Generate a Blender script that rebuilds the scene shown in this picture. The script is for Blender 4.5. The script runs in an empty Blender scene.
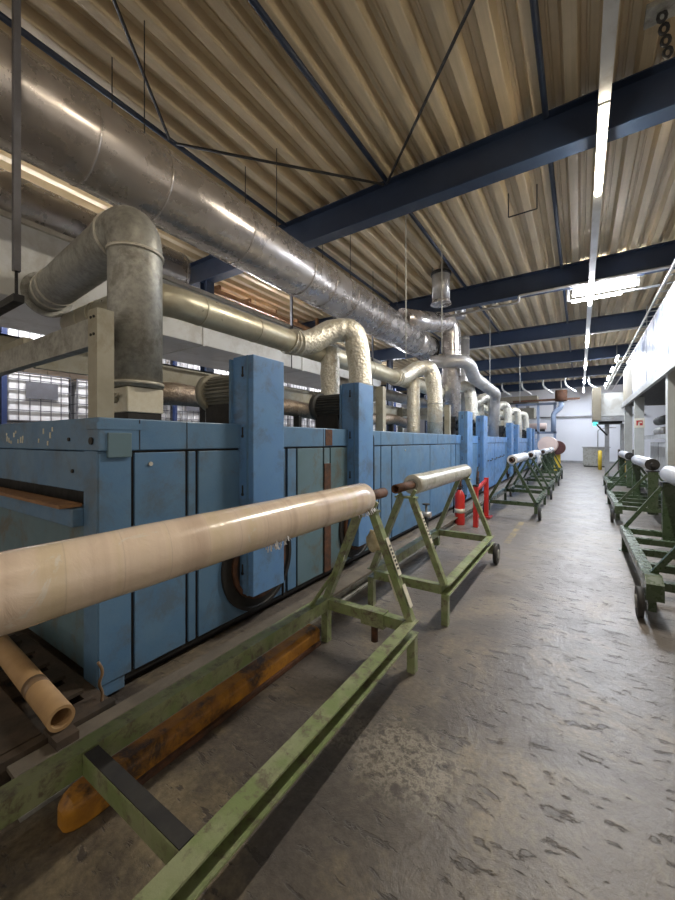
import bpy, bmesh, math, random
from mathutils import Vector, Matrix
random.seed(7)
scn = bpy.context.scene
COL = scn.collection
PI = math.pi
ORG = {}

# ------------------------------------------------------------------ materials
def newmat(name):
    m = bpy.data.materials.new(name); m.use_nodes = True
    nt = m.node_tree
    for n in list(nt.nodes): nt.nodes.remove(n)
    out = nt.nodes.new('ShaderNodeOutputMaterial'); b = nt.nodes.new('ShaderNodeBsdfPrincipled')
    nt.links.new(b.outputs[0], out.inputs[0])
    return m, nt, b
def N(nt, t, **kw):
    n = nt.nodes.new(t)
    for k, v in kw.items():
        if hasattr(n, k): setattr(n, k, v)
        else: n.inputs[k].default_value = v
    return n
def noise(nt, co, scale, detail=6, rough=0.6, dist=0.0):
    n = N(nt, 'ShaderNodeTexNoise'); n.inputs['Scale'].default_value = scale
    n.inputs['Detail'].default_value = detail; n.inputs['Roughness'].default_value = rough
    n.inputs['Distortion'].default_value = dist
    nt.links.new(co, n.inputs['Vector']); return n.outputs['Fac']
def ramp(nt, f, stops):
    r = N(nt, 'ShaderNodeValToRGB'); e = r.color_ramp.elements
    while len(e) > 1: e.remove(e[0])
    for i, (p, c) in enumerate(stops):
        el = e[0] if i == 0 else e.new(p)
        el.position = p; el.color = (c[0], c[1], c[2], 1) if hasattr(c, '__len__') else (c, c, c, 1)
    nt.links.new(f, r.inputs[0]); return r.outputs[0]
def mix(nt, f, a, b, mode='MIX'):
    m = N(nt, 'ShaderNodeMix', data_type='RGBA', blend_type=mode)
    for sock, v in ((0, f), (6, a), (7, b)):
        if isinstance(v, (int, float)): m.inputs[sock].default_value = v
        elif isinstance(v, tuple): m.inputs[sock].default_value = (v[0], v[1], v[2], 1)
        else: nt.links.new(v, m.inputs[sock])
    return m.outputs[2]
def mth(nt, op, a, b=0.0, clamp=False):
    m = N(nt, 'ShaderNodeMath', operation=op, use_clamp=clamp)
    for i, v in ((0, a), (1, b)):
        if isinstance(v, (int, float)): m.inputs[i].default_value = v
        else: nt.links.new(v, m.inputs[i])
    return m.outputs[0]
def coords(nt, kind='Object', scale=None):
    t = N(nt, 'ShaderNodeTexCoord'); o = t.outputs[kind]
    if scale:
        mp = N(nt, 'ShaderNodeMapping'); mp.inputs['Scale'].default_value = scale
        nt.links.new(o, mp.inputs['Vector']); o = mp.outputs[0]
    return o
def bump(nt, b, h, strength, dist=0.01):
    n = N(nt, 'ShaderNodeBump'); n.inputs['Strength'].default_value = strength; n.inputs['Distance'].default_value = dist
    nt.links.new(h, n.inputs['Height']); nt.links.new(n.outputs[0], b.inputs['Normal'])
def sm(name, c1, c2=None, scale=4, rough=0.5, metal=0.0, bmp=0.0, bscale=40, stretch=None, dirt=None, dirtamt=0.5, dscale=3, lo=.35, hi=.65, spec=None):
    m, nt, b = newmat(name)
    co = coords(nt, 'Object', stretch)
    c2 = c2 or tuple(x*.75 for x in c1)
    col = ramp(nt, noise(nt, co, scale), [(lo, c1), (hi, c2)])
    if dirt:
        d = ramp(nt, noise(nt, co, dscale, 10, .72, .3), [(.50, 0.0), (.63, dirtamt)])
        col = mix(nt, d, col, dirt)
    nt.links.new(col, b.inputs['Base Color'])
    r = ramp(nt, noise(nt, co, scale*2.3), [(.3, max(.03, rough-.1)), (.7, min(1, rough+.12))])
    nt.links.new(r, b.inputs['Roughness'])
    b.inputs['Metallic'].default_value = metal
    if spec is not None: b.inputs['Specular IOR Level'].default_value = spec
    if bmp: bump(nt, b, noise(nt, co, bscale, 4), bmp)
    return m
def emit(name, c, s):
    m, nt, b = newmat(name)
    b.inputs['Base Color'].default_value = (*c, 1); b.inputs['Emission Color'].default_value = (*c, 1)
    b.inputs['Emission Strength'].default_value = s
    return m

MT = {}
MT['blue'] = sm('blue_paint', (.085,.185,.33), (.115,.215,.34), 3.2, .40, 0, .08, 60, dirt=(.10,.125,.14), dirtamt=.6, dscale=3)
MT['blue2'] = sm('blue_paint_light', (.10,.225,.46), (.125,.26,.47), 3, .38, 0, .05, 60, dirt=(.09,.11,.13), dirtamt=.6, dscale=3.5)
MT['teal'] = sm('faded_blue_paint', (.12,.20,.25), (.10,.17,.20), 2, .5, 0, .05, 50, dirt=(.12,.09,.05), dirtamt=.7, dscale=3)
MT['navy'] = sm('navy_steel', (.012,.022,.048), (.018,.030,.06), 2, .45)
MT['beam_lit'] = sm('lit_navy_steel', (.014,.030,.07), (.02,.04,.085), 2, .42)  # lighter navy copy: light on beam undersides and far faces put into the colour
MT['black'] = sm('black_matter', (.010,.010,.011), (.02,.018,.016), 6, .6)
MT['rubber'] = sm('dark_rubber', (.02,.02,.022), (.035,.033,.03), 8, .7)
MT['green'] = sm('green_paint_worn', (.19,.245,.10), (.27,.30,.17), 7, .38, 0, .1, 90, dirt=(.13,.11,.075), dirtamt=1.0, dscale=15, lo=.4, hi=.6)
MT['dgreen'] = sm('dark_green_paint', (.030,.055,.024), (.045,.07,.034), 5, .28, 0, .03, 90, dirt=(.07,.08,.06), dirtamt=.4, dscale=8)
MT['galv'] = sm('galvanised_steel', (.52,.51,.50), (.40,.39,.38), 7, .36, .55, .03, 120, dirt=(.3,.28,.25), dirtamt=.5, dscale=3)
MT['galvold'] = sm('weathered_galvanised', (.44,.44,.40), (.30,.30,.28), 22, .5, .5, .05, 120, dirt=(.16,.15,.12), dirtamt=.6, dscale=5)
MT['duct'] = sm('big_duct_steel', (.56,.52,.49), (.46,.43,.41), 2, .27, .7, 0, 80)
MT['pipey'] = sm('yellowed_pipe', (.58,.55,.43), (.47,.44,.33), 4, .36, .45, .03, 80, dirt=(.34,.28,.19), dirtamt=.5, dscale=3)
MT['clamp'] = sm('bright_clamp', (.62,.60,.53), (.5,.48,.42), 9, .35, .3)
MT['white'] = sm('white_sheet', (.66,.67,.66), (.58,.59,.57), 1.2, .42, 0, dirt=(.35,.32,.26), dirtamt=.5, dscale=1.6)
MT['oven'] = sm('white_oven_panel', (.26,.29,.36), (.28,.30,.37), .5, .3, 0)
MT['cream'] = sm('cream_painted_steel', (.36,.34,.27), (.29,.275,.21), 5, .5, 0, .04, 60, dirt=(.22,.19,.12), dirtamt=.6, dscale=4)
MT['grey'] = sm('grey_paint', (.38,.39,.40), (.30,.31,.32), 3, .45, 0, dirt=(.2,.18,.15), dirtamt=.5)
MT['post'] = sm('pale_post_paint', (.42,.43,.41), (.36,.37,.35), 2, .45, 0, dirt=(.28,.26,.2), dirtamt=.4)
MT['rust'] = sm('rusty_iron', (.14,.06,.03), (.06,.035,.025), 14, .75, .2, .3, 60)
MT['yellow'] = sm('yellow_paint_worn', (.48,.22,.02), (.28,.12,.02), 9, .45, 0, .15, 60, dirt=(.05,.03,.02), dirtamt=.95, dscale=6)
MT['yellowb'] = sm('bright_yellow_paint', (.75,.55,.05), (.65,.45,.04), 4, .5)
MT['red'] = sm('red_paint', (.55,.03,.02), (.42,.02,.02), 4, .35)
MT['card'] = sm('cardboard', (.42,.27,.13), (.34,.21,.10), 6, .7, 0, .05, 100)
MT['cardin'] = sm('cardboard_inside', (.36,.22,.11), (.28,.17,.08), 6, .8)
MT['tape'] = sm('brown_tape', (.20,.13,.07), (.16,.10,.06), 6, .35)
MT['wood'] = sm('dirty_wood', (.085,.06,.042), (.045,.034,.025), 5, .8, 0, .3, 30, (1, 1, 1), dirt=(.03,.025,.02), dirtamt=.7)
MT['timber'] = sm('brown_timber', (.30,.16,.07), (.20,.10,.045), 5, .7, 0, .1, 30)
MT['ply'] = sm('cream_plywood', (.30,.265,.20), (.26,.23,.17), 3, .6)
MT['tank'] = sm('milky_plastic', (.70,.69,.68), (.60,.59,.60), 2, .4)
MT['wire'] = sm('cage_wire', (.16,.16,.18), (.12,.12,.13), 5, .45, .6)
MT['rackblue'] = sm('rack_blue', (.015,.03,.10), (.012,.025,.08), 3, .45)
MT['paper'] = sm('paper_label', (.72,.70,.60), (.62,.58,.46), 20, .7)
MT['ink'] = sm('black_ink', (.02,.02,.02), (.03,.03,.03), 20, .6)
MT['ragm'] = sm('cream_rag', (.58,.50,.34), (.40,.33,.2), 20, .85, 0, .5, 30)
MT['motor'] = sm('dark_motor_grey', (.045,.05,.05), (.07,.07,.065), 6, .5)
MT['motorl'] = sm('pale_motor_grey', (.30,.29,.25), (.20,.20,.17), 9, .5, .2)
MT['conc'] = sm('grey_concrete_block', (.35,.33,.30), (.28,.26,.24), 9, .8, 0, .3, 60)
MT['whiteroll'] = sm('white_film', (.72,.73,.76), (.62,.63,.67), 3, .3, 0, .03, 20)
MT['pink'] = sm('pale_pink_film', (.72,.56,.50), (.64,.50,.46), 3, .45)
MT['maroon'] = sm('maroon_brown', (.12,.035,.035), (.07,.03,.025), 12, .6)
MT['cable'] = sm('white_cable', (.55,.55,.52), (.45,.45,.42), 4, .5)
MT['teal_light'] = emit('teal_sign_light', (.05,.75,.7), 2.0)
MT['lampn'] = emit('dim_tube', (1.0,.88,.7), 26)
MT['lamps'] = emit('soft_white_tube', (.94,.95,1.0), 26)
MT['lamp'] = emit('warm_white_tube', (1.0,.86,.66), 55)
MT['lampc'] = emit('cool_white_tube', (.94,.95,1.0), 90)
MT['wallw'] = sm('white_wall_paint', (.78,.80,.86), (.74,.76,.82), .7, .6)
MT['wallb'] = sm('beige_wall_cladding', (.30,.24,.17), (.22,.17,.12), 1.2, .6)

def mat_foil():
    m, nt, b = newmat('crinkled_foil'); co = coords(nt)
    n1 = noise(nt, co, 9, 8, .65, .6)
    col = ramp(nt, n1, [(.3, (.62,.57,.42)), (.52, (.78,.76,.68)), (.7, (.45,.38,.25))])
    nt.links.new(col, b.inputs['Base Color'])
    b.inputs['Metallic'].default_value = .55; b.inputs['Roughness'].default_value = .33
    v = N(nt, 'ShaderNodeTexVoronoi'); v.inputs['Scale'].default_value = 26; nt.links.new(co, v.inputs['Vector'])
    h = mth(nt, 'ADD', mth(nt, 'MULTIPLY', v.outputs['Distance'], .5), noise(nt, co, 30, 5))
    bump(nt, b, h, .8, .02); return m
MT['foil'] = mat_foil()
MT['dust'] = sm('dusty_brown_steel', (.17,.145,.115), (.11,.095,.075), 5, .7, .1, .2, 60)
MT['pblue'] = sm('pale_blue_paint', (.25,.32,.45), (.22,.28,.40), 3, .5)
def mat_brownfoil():
    m, nt, b = newmat('tarnished_foil'); co = coords(nt)
    col = ramp(nt, noise(nt, co, 9, 8, .65, .6), [(.3, (.20,.14,.10)), (.55, (.34,.28,.22)), (.7, (.12,.08,.06))])
    nt.links.new(col, b.inputs['Base Color']); b.inputs['Metallic'].default_value = .6; b.inputs['Roughness'].default_value = .4
    bump(nt, b, noise(nt, co, 22, 5), .8, .02); return m
MT['bfoil'] = mat_brownfoil()
def mat_wrap():   # the brown wrapped roll: bands of wrapping film around the axis (y)
    m, nt, b = newmat('brown_film_wrap'); co = coords(nt)
    sx = N(nt, 'ShaderNodeSeparateXYZ'); nt.links.new(co, sx.inputs[0])
    w = N(nt, 'ShaderNodeTexNoise'); w.noise_dimensions = '1D'; w.inputs['Scale'].default_value = 7; w.inputs['Detail'].default_value = 5
    yy = mth(nt, 'ADD', sx.outputs[1], mth(nt, 'MULTIPLY', sx.outputs[0], .25)); nt.links.new(yy, w.inputs['W'])
    base = ramp(nt, w.outputs[0], [(.3, (.62,.48,.37)), (.5, (.80,.66,.53)), (.7, (.72,.60,.41))])
    bands = ramp(nt, mth(nt, 'FRACT', mth(nt, 'MULTIPLY', yy, 6.3)), [(0, .84), (.02, 1.0), (.97, 1.0), (1, .93)])
    col = mix(nt, 1.0, base, bands, 'MULTIPLY')
    torn = ramp(nt, noise(nt, co, 5, 10, .7, .8), [(.63, 0.0), (.66, .8)])
    col = mix(nt, torn, col, (.78,.72,.64))
    nt.links.new(col, b.inputs['Base Color'])
    b.inputs['Roughness'].default_value = .22; b.inputs['Coat Weight'].default_value = .7; b.inputs['Coat Roughness'].default_value = .1
    h = mth(nt, 'ADD', mth(nt, 'MULTIPLY', noise(nt, co, 14, 6, .6, 1), .6), mth(nt, 'MULTIPLY', bands, .4))
    bump(nt, b, h, .35, .01); return m
MT['wrap'] = mat_wrap()
def mat_film():
    m, nt, b = newmat('clear_film_wrap'); co = coords(nt)
    col = ramp(nt, noise(nt, co, 5, 8, .6, .5), [(.3, (.42,.41,.35)), (.55, (.55,.54,.48)), (.7, (.33,.33,.27))])
    nt.links.new(col, b.inputs['Base Color']); b.inputs['Roughness'].default_value = .2; b.inputs['Metallic'].default_value = .2
    bump(nt, b, noise(nt, co, 18, 6, .6, 1), .3, .01); return m
MT['film'] = mat_film()
def mat_steelroll():
    m, nt, b = newmat('polished_roller'); b.inputs['Base Color'].default_value = (.66,.67,.70,1)
    b.inputs['Metallic'].default_value = .5; 
    b.inputs['Roughness'].default_value = .3; return m
MT['chrome'] = mat_steelroll()
def mat_deck():
    m, nt, b = newmat('roof_deck_sheet'); co = coords(nt)
    s = coords(nt, 'Object', (14, .5, 1))
    base = ramp(nt, noise(nt, s, 2, 6), [(.3, (.64,.53,.36)), (.7, (.52,.43,.28))])
    st = ramp(nt, noise(nt, co, .5, 8, .7), [(.5, 0.0), (.75, .45)])
    nt.links.new(mix(nt, st, base, (.22,.16,.09)), b.inputs['Base Color'])
    b.inputs['Roughness'].default_value = .42; b.inputs['Metallic'].default_value = .15; return m
MT['deck'] = mat_deck()
def mat_floor():
    m, nt, b = newmat('dirty_concrete_floor'); co = coords(nt)
    sx = N(nt, 'ShaderNodeSeparateXYZ'); nt.links.new(co, sx.inputs[0]); X, Y = sx.outputs[0], sx.outputs[1]
    big = noise(nt, co, 1.1, 10, .7, .6)
    med = noise(nt, co, 3.2, 10, .7, .8)
    fine = noise(nt, co, 30, 8, .7)
    base = ramp(nt, big, [(.40, (.034,.028,.023)), (.5, (.078,.066,.052)), (.60, (.20,.162,.10))])
    base = mix(nt, ramp(nt, med, [(.35, .75), (.6, 0.0)]), base, (.075,.06,.048))
    base = mix(nt, .5, base, ramp(nt, fine, [(.35, .15), (.65, .85)]), 'OVERLAY')
    # dark scuffs stretched across the aisle
    sc = noise(nt, coords(nt, 'Object', (4.2, 11, 1)), 1.6, 7, .62, .25)
    scuff = ramp(nt, sc, [(.585, 0.0), (.63, .85)])
    base = mix(nt, scuff, base, (.05,.042,.036))
    # floor colour gets paler towards the right and with distance
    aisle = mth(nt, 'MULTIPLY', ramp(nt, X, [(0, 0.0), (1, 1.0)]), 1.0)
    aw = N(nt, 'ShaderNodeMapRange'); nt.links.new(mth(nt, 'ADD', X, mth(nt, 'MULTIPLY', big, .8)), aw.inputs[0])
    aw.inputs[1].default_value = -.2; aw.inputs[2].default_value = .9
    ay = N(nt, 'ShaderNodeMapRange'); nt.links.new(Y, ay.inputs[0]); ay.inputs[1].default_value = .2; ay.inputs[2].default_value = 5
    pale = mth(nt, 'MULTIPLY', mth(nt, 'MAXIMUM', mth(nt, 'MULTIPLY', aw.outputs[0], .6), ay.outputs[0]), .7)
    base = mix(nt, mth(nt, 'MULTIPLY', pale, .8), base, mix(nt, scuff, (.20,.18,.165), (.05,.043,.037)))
    # broken screed patch
    dx = mth(nt, 'SUBTRACT', X, -.72); dy = mth(nt, 'SUBTRACT', Y, 1.72)
    d = mth(nt, 'SQRT', mth(nt, 'ADD', mth(nt, 'MULTIPLY', dx, dx), mth(nt, 'MULTIPLY', mth(nt, 'MULTIPLY', dy, dy), 1.6)))
    d = mth(nt, 'ADD', d, mth(nt, 'MULTIPLY', mth(nt, 'SUBTRACT', med, .5), .9))
    pm = ramp(nt, d, [(.16, 1.0), (.40, 0.0)])
    cn = noise(nt, co, 14, 10, .75, .2)
    cr = ramp(nt, cn, [(.40, (.04,.033,.027)), (.47, (.15,.13,.10)), (.52, (.34,.31,.25)), (.56, (.16,.14,.11)), (.64, (.07,.06,.05))])
    base = mix(nt, mth(nt, 'MULTIPLY', pm, .8), base, cr)
    # worn yellow line
    def band(v, a, w): return mth(nt, 'LESS_THAN', mth(nt, 'ABSOLUTE', mth(nt, 'SUBTRACT', v, a)), w)
    yl = mth(nt, 'MULTIPLY', band(X, -.93, .045), band(Y, 7.0, .9))
    yl = mth(nt, 'MULTIPLY', yl, ramp(nt, noise(nt, co, 6, 8), [(.4, 0.05), (.65, .55)]))
    base = mix(nt, yl, base, (.50,.36,.10))
    nt.links.new(base, b.inputs['Base Color'])
    r = ramp(nt, med, [(.3, .30), (.7, .5)])
    r2 = mix(nt, mth(nt, 'MULTIPLY', pale, 1.5, True), (.33,.33,.33), r)
    nt.links.new(r2, b.inputs['Roughness'])
    h = mth(nt, 'ADD', mth(nt, 'MULTIPLY', med, 1.0), mth(nt, 'MULTIPLY', fine, .4))
    h = mth(nt, 'SUBTRACT', h, mth(nt, 'MULTIPLY', scuff, .4))
    bump(nt, b, h, .55, .012); return m
MT['floor'] = mat_floor()

# ------------------------------------------------------------------ mesh builder
def link(o): COL.objects.link(o); return o
class MB:
    def __init__(s): s.bm = bmesh.new()
    def _hex(s, P):
        v = [s.bm.verts.new(p) for p in P]
        for f in ((0,3,2,1),(4,5,6,7),(0,1,5,4),(1,2,6,5),(2,3,7,6),(3,0,4,7)): s.bm.faces.new([v[i] for i in f])
    def box(s, x0, x1, y0, y1, z0, z1):
        x0, x1 = min(x0,x1), max(x0,x1); y0, y1 = min(y0,y1), max(y0,y1); z0, z1 = min(z0,z1), max(z0,z1)
        s._hex([(x0,y0,z0),(x1,y0,z0),(x1,y1,z0),(x0,y1,z0),(x0,y0,z1),(x1,y0,z1),(x1,y1,z1),(x0,y1,z1)]); return s
    def bar(s, p, q, w, h, up=(0,0,1)):
        p, q = Vector(p), Vector(q); d = (q-p).normalized(); up = Vector(up)
        if abs(d.dot(up)) > .98: up = Vector((0,1,0))
        a = d.cross(up).normalized()*w/2; b = a.cross(d).normalized()*h/2
        s._hex([p-a-b, p+a-b, q+a-b, q-a-b, p-a+b, p+a+b, q+a+b, q-a+b]); return s
    def rings(s, R, caps=True, closed=False):
        n = len(R[0]); vs = [[s.bm.verts.new(p) for p in r] for r in R]
        for i in range(len(vs)-1):
            for j in range(n):
                f = s.bm.faces.new((vs[i][j], vs[i][(j+1)%n], vs[i+1][(j+1)%n], vs[i+1][j])); f.smooth = True
        if caps:
            s.bm.faces.new(list(reversed(vs[0]))); s.bm.faces.new(vs[-1])
        return s
    def tube(s, pts, r, n=20, caps=True):
        pts = [Vector(p) for p in pts]; rr = r if hasattr(r, '__len__') else [r]*len(pts)
        R = []; a = None
        for i, p in enumerate(pts):
            if i == 0: d = (pts[1]-p).normalized()
            elif i == len(pts)-1: d = (p-pts[i-1]).normalized()
            else: d = ((p-pts[i-1]).normalized()+(pts[i+1]-p).normalized()).normalized()
            if a is None:
                a = d.cross(Vector((0,0,1)));
                if a.length < .1: a = d.cross(Vector((1,0,0)))
                a.normalize()
            else: a = (a - d*a.dot(d)).normalized()
            b = d.cross(a)
            R.append([p + (a*math.cos(2*PI*j/n) + b*math.sin(2*PI*j/n))*rr[i] for j in range(n)])
        return s.rings(R, caps)
    def cyl(s, p, q, r, n=24, r2=None): return s.tube([p, q], [r, r if r2 is None else r2], n)
    def pipe(s, p, q, r, ri, n=28):   # open hollow pipe
        p, q = Vector(p), Vector(q)
        return s.tube([p, q, q, p, p], [r, r, ri, ri, r], n, False) if False else s._hollow(p, q, r, ri, n)
    def _hollow(s, p, q, r, ri, n):
        d = (q-p).normalized(); a = d.cross(Vector((0,0,1)))
        if a.length < .1: a = d.cross(Vector((1,0,0)))
        a.normalize(); b = d.cross(a); R = []
        for c, rad in ((p, r), (q, r), (q, ri), (p, ri)):
            R.append([s.bm.verts.new(c + (a*math.cos(2*PI*j/n)+b*math.sin(2*PI*j/n))*rad) for j in range(n)])
        for k in range(4):
            A, B = R[k], R[(k+1) % 4]
            for j in range(n):
                f = s.bm.faces.new((A[j], A[(j+1)%n], B[(j+1)%n], B[j])); f.smooth = k in (0, 2)
        return s
    def prism(s, poly, axis, a0, a1):  # poly in the two other axes
        def P(u, v, a): return {'x': (a,u,v), 'y': (u,a,v), 'z': (u,v,a)}[axis]
        A = [s.bm.verts.new(P(u,v,a0)) for u,v in poly]; B = [s.bm.verts.new(P(u,v,a1)) for u,v in poly]
        n = len(poly)
        for i in range(n): s.bm.faces.new((A[i], A[(i+1)%n], B[(i+1)%n], B[i]))
        s.bm.faces.new(list(reversed(A))); s.bm.faces.new(B); return s
    def build(s, name, mat, parent=None, bevel=0):
        bmesh.ops.recalc_face_normals(s.bm, faces=s.bm.faces)
        me = bpy.data.meshes.new(name)
        if parent is not None: org = ORG[parent.name]
        else:
            vs = [v.co for v in s.bm.verts]
            org = Vector(((min(v.x for v in vs)+max(v.x for v in vs))/2, (min(v.y for v in vs)+max(v.y for v in vs))/2, min(v.z for v in vs)))
        bmesh.ops.translate(s.bm, verts=s.bm.verts, vec=-org)
        s.bm.to_mesh(me); s.bm.free()
        me.materials.append(MT[mat] if isinstance(mat, str) else mat)
        o = bpy.data.objects.new(name, me); link(o); ORG[o.name] = org
        if parent is not None: o.parent = parent
        else: o.location = org
        if bevel:
            b = o.modifiers.new('bevel', 'BEVEL'); b.width = bevel; b.segments = 2; b.limit_method = 'ANGLE'
        return o
def tag(o, label, cat, group=None):
    o['label'] = label; o['category'] = cat
    if group: o['group'] = group
    return o
def thing(name, loc, label, cat, group=None):
    o = bpy.data.objects.new(name, None); o.empty_display_size = .1; link(o); o.location = loc
    ORG[o.name] = Vector(loc); return tag(o, label, cat, group)
def struct(o): o['kind'] = 'structure'; return o
def bx(*a): return MB().box(*a)
def copy_tree(o, parent=None):
    c = o.copy(); link(c)
    if parent: c.parent = parent
    for ch in list(o.children): copy_tree(ch, c)
    return c
def bend(P, r, k=6):   # round the corners of a polyline
    P = [Vector(p) for p in P]; out = [P[0]]
    for i in range(1, len(P)-1):
        a, b, c = P[i-1], P[i], P[i+1]
        u, v = (a-b).normalized(), (c-b).normalized()
        rr = min(r, (a-b).length*.49, (c-b).length*.49)
        s0, s1 = b+u*rr, b+v*rr
        for j in range(k+1):
            t = j/k; out.append(s0*(1-t)**2 + b*2*t*(1-t) + s1*t*t)
    out.append(P[-1]); return out

H = 1.55
# ------------------------------------------------------------------ setting
struct(bx(-14, 9, -5, 32, -.1, 0).build('floor', 'floor')).location.z = -.1
fl = bpy.data.objects['floor']
# floor object coordinates = world coordinates
fl.location = (0,0,0); 
for v in fl.data.vertices: v.co = v.co + Vector((-2.5, 13.5, -.1))
# roof deck: trapezoid ribs along y
m = MB(); pitch = .33; x = -14.0
prof = []
while x < 9:
    prof += [(x, 5.47), (x+.10, 5.47), (x+.115,5.475), (x+.15, 5.60), (x+.19, 5.60), (x+.20,5.588),(x+.215,5.588),(x+.225,5.60), (x+.295, 5.60)]
    x += pitch
A = [m.bm.verts.new((u, -5, w)) for u, w in prof]; B = [m.bm.verts.new((u, 32, w)) for u, w in prof]
for i in range(len(prof)-1): m.bm.faces.new((A[i], A[i+1], B[i+1], B[i]))
A2 = [m.bm.verts.new((u, -5, w+.01)) for u, w in prof]; B2 = [m.bm.verts.new((u, 32, w+.01)) for u, w in prof]
for i in range(len(prof)-1): m.bm.faces.new((B2[i], B2[i+1], A2[i+1], A2[i]))
struct(m.build('ceiling', 'deck'))
struct(bx(-14, 9, 31.6, 31.8, 0, 5.6).build('wall_back', 'wallw'))
m = bx(-14, -13.9, -5, 31.6, 0, 5.6)
for i in range(60): m.box(-13.9, -13.86, -4.9+i*.6, -4.6+i*.6, 0, 5.5)
struct(m.build('wall_left', 'wallb'))
struct(bx(8.9, 9, 5, 31.6, 0, 5.6).build('wall_right', 'wallw'))
struct(bx(-2.2, 3.0, 31.5, 31.6, 0, .14).build('baseboard_back', 'grey'))

# roof beams
for i in range(6):
    y = 5.15 + 4.6*i
    b = thing('steel_beam', (-2.5, y, 4.98),
        ['nearest dark navy steel roof beam crossing above the light strip', 'second dark navy roof beam, carrying the bright cross lamp', 'third roof beam from the camera, lit blue on its face', 'fourth roof beam from the camera', 'fifth roof beam from the camera', 'farthest dark roof beam, just before the white back wall'][i], 'beam', 'dark steel roof beams')
    mm = MB()
    mm.box(-13.9, 8.9, y-.006, y+.006, 4.995, 5.455).build('web', 'beam_lit' if i > 1 else 'navy', b)
    bx(-13.9, 8.9, y-.11, y+.11, 4.98, 4.995).build('bottom_flange', 'beam_lit', b)
    bx(-13.9, 8.9, y-.11, y+.11, 5.455, 5.47).build('top_flange', 'navy', b)
for i, y in enumerate((5.15, 9.75, 14.35, 18.95)):
    b = thing('steel_column', (-6.75, y, 0), ['dark steel column beside the large round duct end', 'second dark column behind the blue machine', 'third dark column behind the blue machine', 'farthest dark column behind the blue machine'][i], 'column', 'dark columns behind the machine')
    bx(-6.85, -6.65, y-.008, y+.008, 0, 4.98).build('web', 'navy', b)
    for s in (-1, 1): bx(-6.75+s*.1-.008, -6.75+s*.1+.008, y-.1, y+.1, 0, 4.98).build('flange', 'navy', b)
for x, lb in ((-4.4, 'dark ridge tube along the roof above the large duct'), (-2.4, 'long dark roof tube running over the blue machine'), (-.34, 'long dark roof tube nearest the light strip')):
    m = MB()
    for k in range(6):
        y0 = .55+4.6*k+.12; m.cyl((x, y0, 5.41), (x, y0+4.36, 5.41), .032, 10)
    tag(m.build('roof_tie', 'navy'), lb, 'roof tie', 'dark tubes under the roof deck')
for p, q, lb in (((-2.4,5.0,5.38),(1.6,.9,5.38),'thin dark diagonal brace rod slanting right from the nearest beam'),
                 ((-2.45,5.0,5.38),(-4.35,2.85,5.38),'dark diagonal brace rod from the nearest beam to above the large duct'),
                 ((-4.35,2.75,5.38),(-2.0,0.0,5.38),'dark brace rod rising to the top edge over the large duct')):
    tag(MB().cyl(p, q, .018, 8).build('brace_rod', 'black'), lb, 'brace', 'diagonal roof brace rods')

# ------------------------------------------------------------------ light trunking
def lamp_parts(x, y0, y1, z, root, mt):
    lb = bx(x-.045, x+.045, y0, y1, z-.02, z).build('lamp_housing', 'white', root)
    MB().cyl((x, y0+.02, z-.045), (x, y1-.02, z-.045), .026, 12).build('light_tube', mt, root)
trk = thing('light_trunking', (.2, 15, 4.87), 'long white ceiling trunking strip running down the aisle', 'light rail')
bx(.15, .25, 0, 30, 4.87, 4.93).build('rail', 'white', trk)
for k in range(7):
    y0 = .55+4.6*k
    MB().cyl((.2, y0+.9, 4.93), (.2, y0+.9, 5.52), .006, 6).build('hanger', 'cable', trk)
cl = ['nearest glowing tube lamp on the aisle trunking', 'second glowing tube lamp on the aisle trunking, below the cross lamp', 'third glowing tube lamp on the aisle trunking', 'fourth glowing tube lamp on the aisle trunking', 'fifth glowing tube lamp on the aisle trunking', 'farthest glowing tube lamp on the aisle trunking']
LAMPS = []
for k in range(6):
    y0 = 4.47 + 4.75*k
    r = thing('tube_lamp', (.2, y0+.78, 4.8), cl[k], 'lamp', 'tube lamps down the aisle')
    lamp_parts(.2, y0, y0+1.56, 4.87, r, 'lamp' if k < 1 else 'lampc'); LAMPS.append((.2, y0+.78, k))
for k in range(4):
    y0 = 18.0 + 2.7*k
    r = thing('tube_lamp', (1.24, y0+.6, 4.85), 'one of the small round-looking lamps in the short row right of the trunking', 'lamp', 'short lamp row beside the trunking')
    lamp_parts(1.24, y0, y0+1.2, 4.9, r, 'lamps')
    MB().cyl((1.24, y0+.6, 4.9), (1.24, y0+.6, 5.52), .008, 6).build('hanger', 'cable', r)
r = thing('tube_lamp', (.2, .5, 4.8), 'tube lamp on the aisle trunking overhead, above the top edge of the view', 'lamp', 'tube lamps down the aisle')
lamp_parts(.2, -.28, 1.28, 4.87, r, 'lampn')
r = thing('cross_lamp', (.45, 10.0, 4.7), 'wide bright white lamp hung crosswise under the second beam', 'lamp')
m = MB(); m.prism([(10.0-.02,5.0),(10.02,5.0),(10.12,4.86),(10.10,4.86),(10.0,4.98),(9.90,4.86),(9.88,4.86)], 'x', -.15, 1.05)
m.build('reflector', 'white', r)
m=MB()
for yy in (9.94,10.06): m.cyl((-.12,yy,4.9),(.98,yy,4.9), .045, 12)
m.build('light_tube', 'lamps', r)
bx(-.2, 1.1, 9.87, 9.9, 4.97, 5.0).build('bracket', 'grey', r)
MB().cyl((-.15,10.02,4.72),(.75,10.02,4.72), .014, 10).build('lower_tube', 'lamps', r)
bx(-.25,1.4,10.0,10.04,4.74,4.78).build('lower_rail', 'grey', r)
bx(-.25,-.2,9.98,10.04,4.74,5.0).build('end_plate', 'grey', r)
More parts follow.
